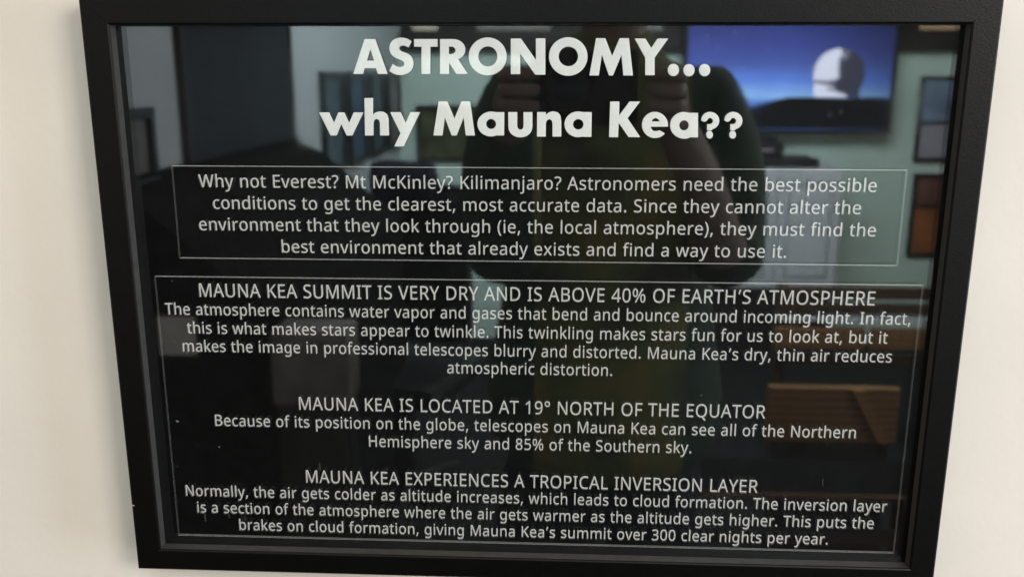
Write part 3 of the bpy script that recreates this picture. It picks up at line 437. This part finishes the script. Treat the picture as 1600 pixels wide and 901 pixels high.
# wall shelf with cards on it
t = thing('wall_shelf', 'long dark shelf running along the mirrored wall above the television', 'shelf', (0.9, -4.599, 1.63))
obj('board', bx(-1.74, 2.2, 0.0, .05, 0, .105, .004), M_dark, t)
obj('back_strip', bx(-1.74, 2.2, 0.0, .02, .107, .36), M_dark, t)
M_peach = mat('peach_card', (0.62, 0.40, 0.26), .6, .3, .12, 14)
M_cream = mat('cream_card', (0.80, 0.70, 0.58), .6, .3, .08, 14)
M_tan = mat('grey_card', (0.33, 0.32, 0.30), .6, .3, .12, 14)
for x0, x1, h, m, lab in ((-.77, -.63, .10, M_cream, 'cream card on the shelf beside the room corner'), (-.42, -.02, .09, M_tan, 'long grey box on the shelf left of the photographer'),
                          (.42, .58, .10, M_tan, 'short grey box on the shelf beside the television')):
    tag(obj('box', bx(x0, x1, -4.577, -4.55, 1.7365, 1.7365 + h, .003), m), lab + ', mirrored', 'box', 'boxes along the mirrored shelf')
tag(obj('card', bx(1.93, 2.17, -4.575, -4.565, 1.7365, 1.86, .002), M_peach), 'peach coloured card standing on the shelf above the pictures, mirrored', 'card')

# television
tv = thing('television', 'wall television showing a white observatory dome under a blue night sky', 'television', (1.245, -4.50, 1.20))
obj('casing', bx(-.56, .56, -.030, .018, 0, .66, .006), M_black, tv)
obj('wall_mount', bx(-.15, .15, -.0985, -.0305, .2, .42, .003), M_black, tv)
m_sky, n, l, b = new_mat('screen_sky')
tc = n.new('ShaderNodeTexCoord'); sp = n.new('ShaderNodeSeparateXYZ'); l.new(tc.outputs['Object'], sp.inputs[0])
mr = n.new('ShaderNodeMapRange'); mr.inputs[1].default_value = .15; mr.inputs[2].default_value = .63; l.new(sp.outputs['Z'], mr.inputs[0])
cr = n.new('ShaderNodeValToRGB'); E = cr.color_ramp.elements
E[0].position = 0; E[0].color = (.16, .33, .95, 1); E[1].position = 1; E[1].color = (.018, .030, .16, 1)
for p, c in ((.05, (.12, .27, .90, 1)), (.10, (.36, .66, 1.15, 1)), (.26, (.14, .29, .95, 1)), (.42, (.085, .14, .52, 1)), (.62, (.05, .075, .38, 1))):
    e = E.new(p); e.color = c
nz = n.new('ShaderNodeTexNoise'); nz.inputs['Scale'].default_value = 2.2; nz.inputs['Detail'].default_value = 5
mpp = n.new('ShaderNodeMapping'); mpp.inputs['Scale'].default_value = (1, 1, 3.2); l.new(tc.outputs['Object'], mpp.inputs[0]); l.new(mpp.outputs[0], nz.inputs['Vector'])
ad = n.new('ShaderNodeMath'); ad.operation = 'MULTIPLY_ADD'; ad.inputs[1].default_value = -.22; l.new(nz.outputs['Fac'], ad.inputs[0])
ad2 = n.new('ShaderNodeMath'); ad2.operation = 'ADD'; ad2.inputs[1].default_value = .11; l.new(ad.outputs[0], ad2.inputs[0]); l.new(mr.outputs[0], ad.inputs[2])
l.new(ad2.outputs[0], cr.inputs[0]); vx = n.new('ShaderNodeMapRange'); vx.inputs[1].default_value = .0; vx.inputs[2].default_value = .55; vx.inputs[3].default_value = 1.0; vx.inputs[4].default_value = .30; l.new(sp.outputs['X'], vx.inputs[0])
vm = n.new('ShaderNodeMix'); vm.data_type = 'RGBA'; vm.blend_type = 'MULTIPLY'; vm.inputs[0].default_value = 1.0
l.new(cr.outputs[0], vm.inputs[6]); l.new(vx.outputs[0], vm.inputs[7]); l.new(vm.outputs[2], b.inputs['Emission Color']); b.inputs['Emission Strength'].default_value = 4.3
b.inputs['Base Color'].default_value = (.01, .01, .01, 1)
scr = obj('screen', bx(-.535, .535, .0185, .0195, .022, .64), m_sky, tv)
def card(name, pts, y, m):
    bm = bmesh.new(); add_flat(bm, [pts], y); r = bmesh.ops.extrude_face_region(bm, geom=list(bm.faces))
    for v in r['geom']:
        if isinstance(v, bmesh.types.BMVert): v.co.y += .0006
    return obj(name, bm, m, scr)
M_hill = mat('screen_dark_hill', (.006, .006, .009), .4, .3)
M_lit = emit('screen_dome_lit', (.80, .82, .98), 4.8); M_mid = emit('screen_dome_grey', (.30, .31, .46), 2.2); M_sh = emit('screen_dome_shade', (.10, .105, .19), 1.6); M_star = emit('screen_star', (.7, .75, 1), 3.0)
hill = [(-.535, .024), (.535, .024), (.535, .185), (.40, .19), (.30, .185), (.10, .19), (0.0, .19), (-.10, .165), (-.20, .14), (-.30, .135), (-.535, .135)]
card('hill', hill, .0197, M_hill)
dx, dz, rr = .26, .308, .136
def ring(a0, a1, k=1.0, st=8): return [(dx + rr * k * math.cos(math.radians(q)), dz + rr * k * math.sin(math.radians(q))) for q in range(a0, a1, st)]
card('dome_shade', [(dx - .118, .19), (dx + .112, .19)] + ring(-32, 213), .0205, M_sh)
lit = [(dx - .116, .19), (dx - .130, .225), (dx - .126, .262)] + ring(196, 84, .985, -8) + [(dx + .022, dz + .10), (dx - .006, dz + .055), (dx - .004, dz), (dx + .002, dz - .02), (dx - .06, dz - .034), (dx - .118, dz - .03), (dx - .120, dz - .045), (dx - .04, dz - .058), (dx - .006, dz - .078), (dx - .075, dz - .07), (dx - .05, dz - .082), (dx + .03, dz - .098), (dx + .055, .19)]
card('dome_lit_side', lit, .0213, M_lit)
card('dome_top_panel', [(dx + .012, dz + .132), (dx + .048, dz + .124), (dx + .044, dz + .08), (dx - .012, dz + .06)], .0213, M_mid)
card('dome_band', [(dx - .125, dz - .03), (dx - .06, dz - .035), (dx - .01, dz - .022), (dx - .01, dz - .05), (dx - .125, dz - .045)], .0221, M_mid)
for sx, sz in ((-.44, .50), (-.38, .45), (-.30, .52), (.23, .10), (.29, .115), (-.12, .43)):
    card('star', [(sx - .004, sz), (sx, sz - .004), (sx + .004, sz), (sx, sz + .004)], .0213, M_star)

# white cabinet and things on it
t = thing('cabinet', 'white two door cabinet under the mirrored television', 'cabinet', (1.20, -4.40, 0))
obj('carcass', bx(-.36, .30, -.19, .17, .40, 1.035, .004), M_white, t)
for sx in (-.03, -.355):
    d = obj('door', bx(sx + .005, sx + .315, .1705, .188, .41, 1.02, .003), M_white, t)
    bm = bmesh.new()
    add_box(bm, sx + .05, sx + .27, .1882, .193, .47, .475); add_box(bm, sx + .05, sx + .27, .1882, .193, .955, .96)
    add_box(bm, sx + .05, sx + .055, .1882, .193, .476, .954); add_box(bm, sx + .265, sx + .27, .1882, .193, .476, .954)
    obj('moulding', bm, P_grey, d)
obj('plinth', bx(-.34, .28, -.18, .15, 0, .399, .004), M_dark, t)
tag(obj('paper_tray', bx(1.02, 1.38, -4.52, -4.27, 1.0365, 1.085, .01), M_black), 'flat black tray on top of the white cabinet, mirrored', 'tray')
t = thing('label_printer', 'small black printer standing on the flat tray, mirrored', 'printer', (1.12, -4.40, 1.0855))
bm = bmesh.new(); add_box(bm, -.09, .09, -.08, .08, 0, .075, .012); add_box(bm, -.07, .06, -.07, .03, .0755, .105, .008)
obj('casing', bm, M_black, t); obj('display', bx(-.05, .03, .0805, .083, .03, .045), P_lilac, t)

# wooden furniture at the right of the reflection
t = thing('bench', 'low wooden slat bench mirrored at the right of the glass', 'bench', (1.20, -3.0, 0))
obj('top_rail', bx(-.30, .42, -.02, .02, .655, .70, .004), M_wood_dark, t)
obj('middle_rail', bx(-.30, .42, -.02, .02, .595, .635, .004), M_wood_dark, t)
for x0, x1 in ((-.32, .03), (.05, .30)):
    obj('slat', bx(x0, x1, .0205, .045, .46, .545, .006), M_wood, t)
obj('lower_rail', bx(-.30, .42, -.02, .02, .39, .43, .004), M_wood_dark, t)
for x in (-.28, .40): obj('leg', bx(x - .02, x + .02, -.0605, -.0205, 0, .70, .004), M_wood_dark, t)
obj('ledge', bx(-.30, .42, -.0205, .02, .565, .582, .003), M_white, t)
t = thing('wooden_crate', 'amber wooden crate end with a diagonal brace mirrored low at the right', 'crate', (.885, -2.38, 0))
obj('box_body', bx(-.20, .20, .145, .175, .385, .565, .006), M_wood, t)
bm = bmesh.new(); k = Vector((.115, .565)), Vector((.20, .39)); 
vs = [(.05, .56), (.085, .56), (.175, .39), (.14, .39)]
add_flat(bm, [vs], .1755); r = bmesh.ops.extrude_face_region(bm, geom=list(bm.faces))
for v in r['geom']:
    if isinstance(v, bmesh.types.BMVert): v.co.y += .012
obj('brace', bm, wood('pale_brace_wood', (.16, .08, .03), (.32, .17, .065)), t)
obj('stand', bx(-.185, .185, .148, .17, 0, .384, .004), M_dark, t)
t = thing('low_table', 'low dark wooden table mirrored at the bottom right', 'table', (.66, -1.75, 0))
obj('tabletop', bx(-.30, .30, -.05, .15, .49, .505, .004), M_matt, t)
obj('edge_strip', bx(-.30, .30, .1505, .158, .492, .503, .002), M_wood, t)
obj('shelf', bx(-.27, .27, .08, .14, .36, .378, .003), M_wood_dark, t)
for x in (-.28, .28):
    for y in (-.03, .13): obj('leg', bx(x - .015, x + .015, y - .015, y + .015, 0, .489, .003), M_wood_dark, t)

# dark furniture at the left of the reflection
t = thing('desk', 'dark desk with a sloping panel mirrored at the left of the glass', 'desk', (-.66, -1.19, 0))
bm = bmesh.new(); pts = [(-.19, 0), (.16, 0), (.16, 1.04), (.06, 1.11), (-.10, 1.25), (-.19, 1.29)]
add_flat(bm, [pts], 0.0); r = bmesh.ops.extrude_face_region(bm, geom=list(bm.faces))
for v in r['geom']:
    if isinstance(v, bmesh.types.BMVert): v.co.y -= 1.33
obj('cabinet_body', bm, M_matt, t); obj('desk_lid', bx(-.19, -.17, -1.33, -.001, 1.292, 1.30), M_matt, t)
tag(obj('paper_sheet', bx(-.756, -.682, -1.188, -1.1865, .967, 1.045), M_white), 'pale sheet of paper mirrored at the far left of the glass', 'paper')
t = thing('office_chair', 'dark high backed chair with a dusky headrest mirrored left of the photographer', 'chair', (-.50, -2.5, 0), .3)
obj('seat', bx(-.22, .22, -.22, .24, .45, .53, .035), M_black, t)
obj('backrest', bx(-.17, .17, -.22, -.15, .56, 1.13, .06), M_black, t)
obj('headrest', bx(-.20, .06, -.20, -.12, 1.06, 1.21, .05), mat('violet_cloth', (.022, .021, .040), .9, .2, .3, 20), t)
bm = bmesh.new(); add_cyl(bm, (0, 0, .08), (0, 0, .45), .03)
for k in range(5):
    a = k * math.tau / 5; add_cyl(bm, (0, 0, .08), (.27 * math.cos(a), .27 * math.sin(a), .05), .025, .016, 10)
obj('base', bm, M_black, t)
t = thing('storage_box', 'grey storage box on the floor mirrored at the lower left', 'box', (-.42, -1.09, 0))
obj('tub', bx(-.07, .07, -.05, .05, .92, 1.06, .01), P_grey, t)
obj('pedestal', bx(-.065, .065, -.045, .045, 0, .919, .01), M_black, t)

# ------------------------------------------------------------------ the photographer
SKIN = mat('skin', (0.17, 0.128, 0.115), .55, .4, .08, 60)
HAIR = mat('dark_hair', (0.018, 0.013, 0.011), .6, .3, .4, 150)
TROU = mat('dark_trousers', (0.018, 0.021, 0.032), .9, .2, .3, 90)
def mat_jacket():
    m, n, l, b = new_mat('green_jacket_over_olive_shirt')
    tc = n.new('ShaderNodeTexCoord'); sp = n.new('ShaderNodeSeparateXYZ'); l.new(tc.outputs['Object'], sp.inputs[0])
    ab = n.new('ShaderNodeMath'); ab.operation = 'ABSOLUTE'; l.new(sp.outputs['X'], ab.inputs[0])
    lt = n.new('ShaderNodeMath'); lt.operation = 'LESS_THAN'; lt.inputs[1].default_value = .115; l.new(ab.outputs[0], lt.inputs[0])
    t1 = n.new('ShaderNodeTexNoise'); t1.inputs['Scale'].default_value = 9; t1.inputs['Detail'].default_value = 4; l.new(tc.outputs['Object'], t1.inputs['Vector'])
    r1 = n.new('ShaderNodeValToRGB'); e = r1.color_ramp.elements; e[0].position = .38; e[0].color = (.04, .04, .028, 1); e[1].position = .66; e[1].color = (.17, .14, .045, 1)
    x = e.new(.52); x.color = (.08, .11, .035, 1)
    l.new(t1.outputs['Fac'], r1.inputs[0])
    t2 = n.new('ShaderNodeTexNoise'); t2.inputs['Scale'].default_value = 5; l.new(tc.outputs['Object'], t2.inputs['Vector'])
    r2 = n.new('ShaderNodeValToRGB'); e = r2.color_ramp.elements; e[0].position = .35; e[0].color = (.006, .020, .017, 1); e[1].position = .68; e[1].color = (.011, .052, .028, 1)
    l.new(t2.outputs['Fac'], r2.inputs[0])
    mx = n.new('ShaderNodeMix'); mx.data_type = 'RGBA'; l.new(lt.outputs[0], mx.inputs[0]); l.new(r2.outputs[0], mx.inputs[6]); l.new(r1.outputs[0], mx.inputs[7])
    l.new(mx.outputs[2], b.inputs['Base Color']); b.inputs['Roughness'].default_value = .85
    return m
def skinned(name, chains, mat_, parent, levels=2):
    """chains: lists of (x, y, z, radius); equal positions share one vertex"""
    me = bpy.data.meshes.new(name); verts = []; rad = []; idx = {}; edges = []
    for ch in chains:
        prev = None
        for x, y, z, r in ch:
            key = (round(x, 4), round(y, 4), round(z, 4))
            if key not in idx: idx[key] = len(verts); verts.append(key); rad.append(r)
            if prev is not None: edges.append((prev, idx[key]))
            prev = idx[key]
    me.from_pydata(verts, edges, [])
    o = bpy.data.objects.new(name, me); C.objects.link(o)
    mod = o.modifiers.new('skin', 'SKIN'); mod.use_smooth_shade = True; mod.branch_smoothing = .6
    for i, sv in enumerate(me.skin_vertices[0].data):
        r = rad[i]; sv.radius = r if isinstance(r, tuple) else (r, r); sv.use_root = (i == 0)
    s = o.modifiers.new('sub', 'SUBSURF'); s.levels = levels; s.render_levels = levels
    dg = bpy.context.evaluated_depsgraph_get(); dg.update()
    new = bpy.data.meshes.new_from_object(o.evaluated_get(dg))
    o.modifiers.clear(); o.data = new; new.name = name
    new.materials.clear(); new.materials.append(mat_)
    for p in new.polygons: p.use_smooth = True
    o.parent = parent
    return o
PX, PY = 0.10, -0.98
per = thing('person', 'photographer in a green jacket and olive shirt holding up a camera, mirrored in the glass', 'person', (PX, PY, 0))
body = []
body.append([(0, 0, .93, .10), (0, 0, 1.10, .10), (0, 0, 1.28, .11), (0, 0, 1.43, .10), (0, .0, 1.53, .055), (0, .02, 1.585, .05), (0, .03, 1.62, .055)])
for s in (-1, 1):
    wx = .035 if s > 0 else -.130
    wr = (wx, .395, 1.478, .028)
    body.append([(0, 0, 1.43, .10), (s * .155, 0, 1.475, .055), (s * .17, .075, 1.33, .045), (s * .165, .15, 1.23, .040), ((s * .165 + wx) / 2, .275, 1.37, .031), (wx + s * .008, .365, 1.462, .025), wr])
    for k in range(4):
        zz = 1.502 - k * .017
        body.append([wr, (wx + s * .014, .425, zz, .0095), (wx + s * .010, .452 + .003 * (k in (1, 2)), zz, .0085), (wx - s * .010, .459 + .003 * (k in (1, 2)), zz, .0078), (wx - s * .026, .456, zz, .0068)])
    body.append([wr, (wx - s * .012, .405, 1.452, .011), (wx - s * .020, .418, 1.446, .0092), (wx - s * .030, .425, 1.446, .008)])
    body.append([(0, 0, .93, .10), (s * .095, 0, .86, .070), (s * .10, .01, .50, .058), (s * .10, -.015, .28, .052), (s * .10, -.02, .08, .036), (s * .105, .06, .035, .032), (s * .11, .15, .028, .028)])
bo = skinned('body', body, SKIN, per)
# head joined into the body mesh
hb = bmesh.new(); hb.from_mesh(bo.data)
r = bmesh.ops.create_uvsphere(hb, u_segments=32, v_segments=24, radius=1.0)
hc = Vector((0, .045, 1.735))
for v in r['verts']:
    c = v.co.copy()
    x, y, z = c.x * .076, c.y * .096, c.z * .118
    if z < 0: x *= 1 - .28 * (-c.z) ** 1.5; y *= 1 - .10 * (-c.z)
    if c.y > 0:
        n_ = math.exp(-(c.x / .16) ** 2)
        if -.35 < c.z < .12: y += .020 * n_ * (1 - (c.z + .30) / .42 if c.z > -.30 else 1 - (-.30 - c.z) / .05 * .7)
        y -= .010 * math.exp(-((abs(c.x) - .38) / .16) ** 2 - ((c.z - .05) / .13) ** 2)
        y += .006 * math.exp(-(c.x / .3) ** 2 - ((c.z + .58) / .10) ** 2)
        y += .008 * math.exp(-(c.x / .35) ** 2 - ((c.z + .92) / .15) ** 2)
    v.co = hc + Vector((x, y, z))
for s in (-1, 1):
    e = bmesh.ops.create_uvsphere(hb, u_segments=12, v_segments=8, radius=1.0)
    for v in e['verts']: v.co = Vector((s * .077 + v.co.x * .010, .035 + v.co.y * .018, 1.73 + v.co.z * .032))
for f in hb.faces: f.smooth = True
hb.to_mesh(bo.data); hb.free()
bm = bmesh.new()
r = bmesh.ops.create_uvsphere(bm, u_segments=32, v_segments=20, radius=1.0)
for v in r['verts']: v.co = hc + Vector((v.co.x * .083, v.co.y * .102 - .006, v.co.z * .125))
bmesh.ops.delete(bm, geom=[v for v in bm.verts if (v.co.y > hc.y + .035 and v.co.z < hc.z + .062) or v.co.z < hc.z - .075], context='VERTS')
bmesh.ops.solidify(bm, geom=list(bm.faces), thickness=.006)
obj('hair', bm, HAIR, per, True)
for s in (-1, 1):
    bm = bmesh.new(); bmesh.ops.create_uvsphere(bm, u_segments=14, v_segments=10, radius=.0115, matrix=Matrix.Translation((s * .029, .045 + .083, 1.741)))
    e = obj('eye', bm, mat('eye_white', (.7, .7, .68), .2), per, True)
    bm = bmesh.new(); bmesh.ops.create_uvsphere(bm, u_segments=12, v_segments=8, radius=.0055, matrix=Matrix.Translation((s * .029, .045 + .0905, 1.740)))
    obj('iris', bm, HAIR, e, True)
jac = [[(0, -.002, .84, .235), (0, -.002, 1.02, .215), (0, -.002, 1.25, .18), (0, -.002, 1.415, .145), (0, .0, 1.52, .085), (0, .012, 1.585, .068)]]
for s in (-1, 1):
    jac.append([(0, -.002, 1.415, .145), (s * .155, 0, 1.475, .078), (s * .172, .07, 1.32, .066), (s * .165, .145, 1.23, .060), (s * .15, .19, 1.265, .052)] + ([(-.147, .275, 1.37, .045), (-.136, .348, 1.445, .036)] if s < 0 else []))
skinned('jacket', jac, mat_jacket(), per)
tr = [[(0, 0, .97, .16), (0, 0, .90, .16)]]
for s in (-1, 1):
    tr.append([(0, 0, .90, .16), (s * .098, 0, .80, .115), (s * .102, .008, .50, .078), (s * .102, -.015, .28, .070), (s * .102, -.018, .10, .062)])
skinned('trousers', tr, TROU, per)
for s in (-1, 1):
    sh = [[(s * .10, -.06, .045, .045), (s * .105, .04, .042, .045), (s * .11, .12, .036, .040), (s * .112, .18, .032, .032)]]
    skinned('shoe', sh, M_black, per)
# the camera the photographer holds, its lens just behind the viewpoint
t = thing('compact_camera', 'small black compact camera held up by the photographer in the reflection', 'camera', (0.045, -.575, 1.445))
obj('body', bx(-.060, .060, -.016, .014, 0, .085, .006), M_black, t)
bm = bmesh.new(); add_cyl(bm, (-.02, .0145, .042), (-.02, .040, .042), .026, .024, 32)
le = obj('lens_barrel', bm, M_black, t, False)
bm = bmesh.new(); add_cyl(bm, (-.02, .0405, .042), (-.02, .0412, .042), .016, .016, 28); obj('front_lens', bm, mat('lens_glass', (.01, .012, .02), .08, .8), le)
bm = bmesh.new(); add_cyl(bm, (-.04, 0, .0852), (-.04, 0, .090), .007, .007, 16); obj('shutter_button', bm, P_grey, t)
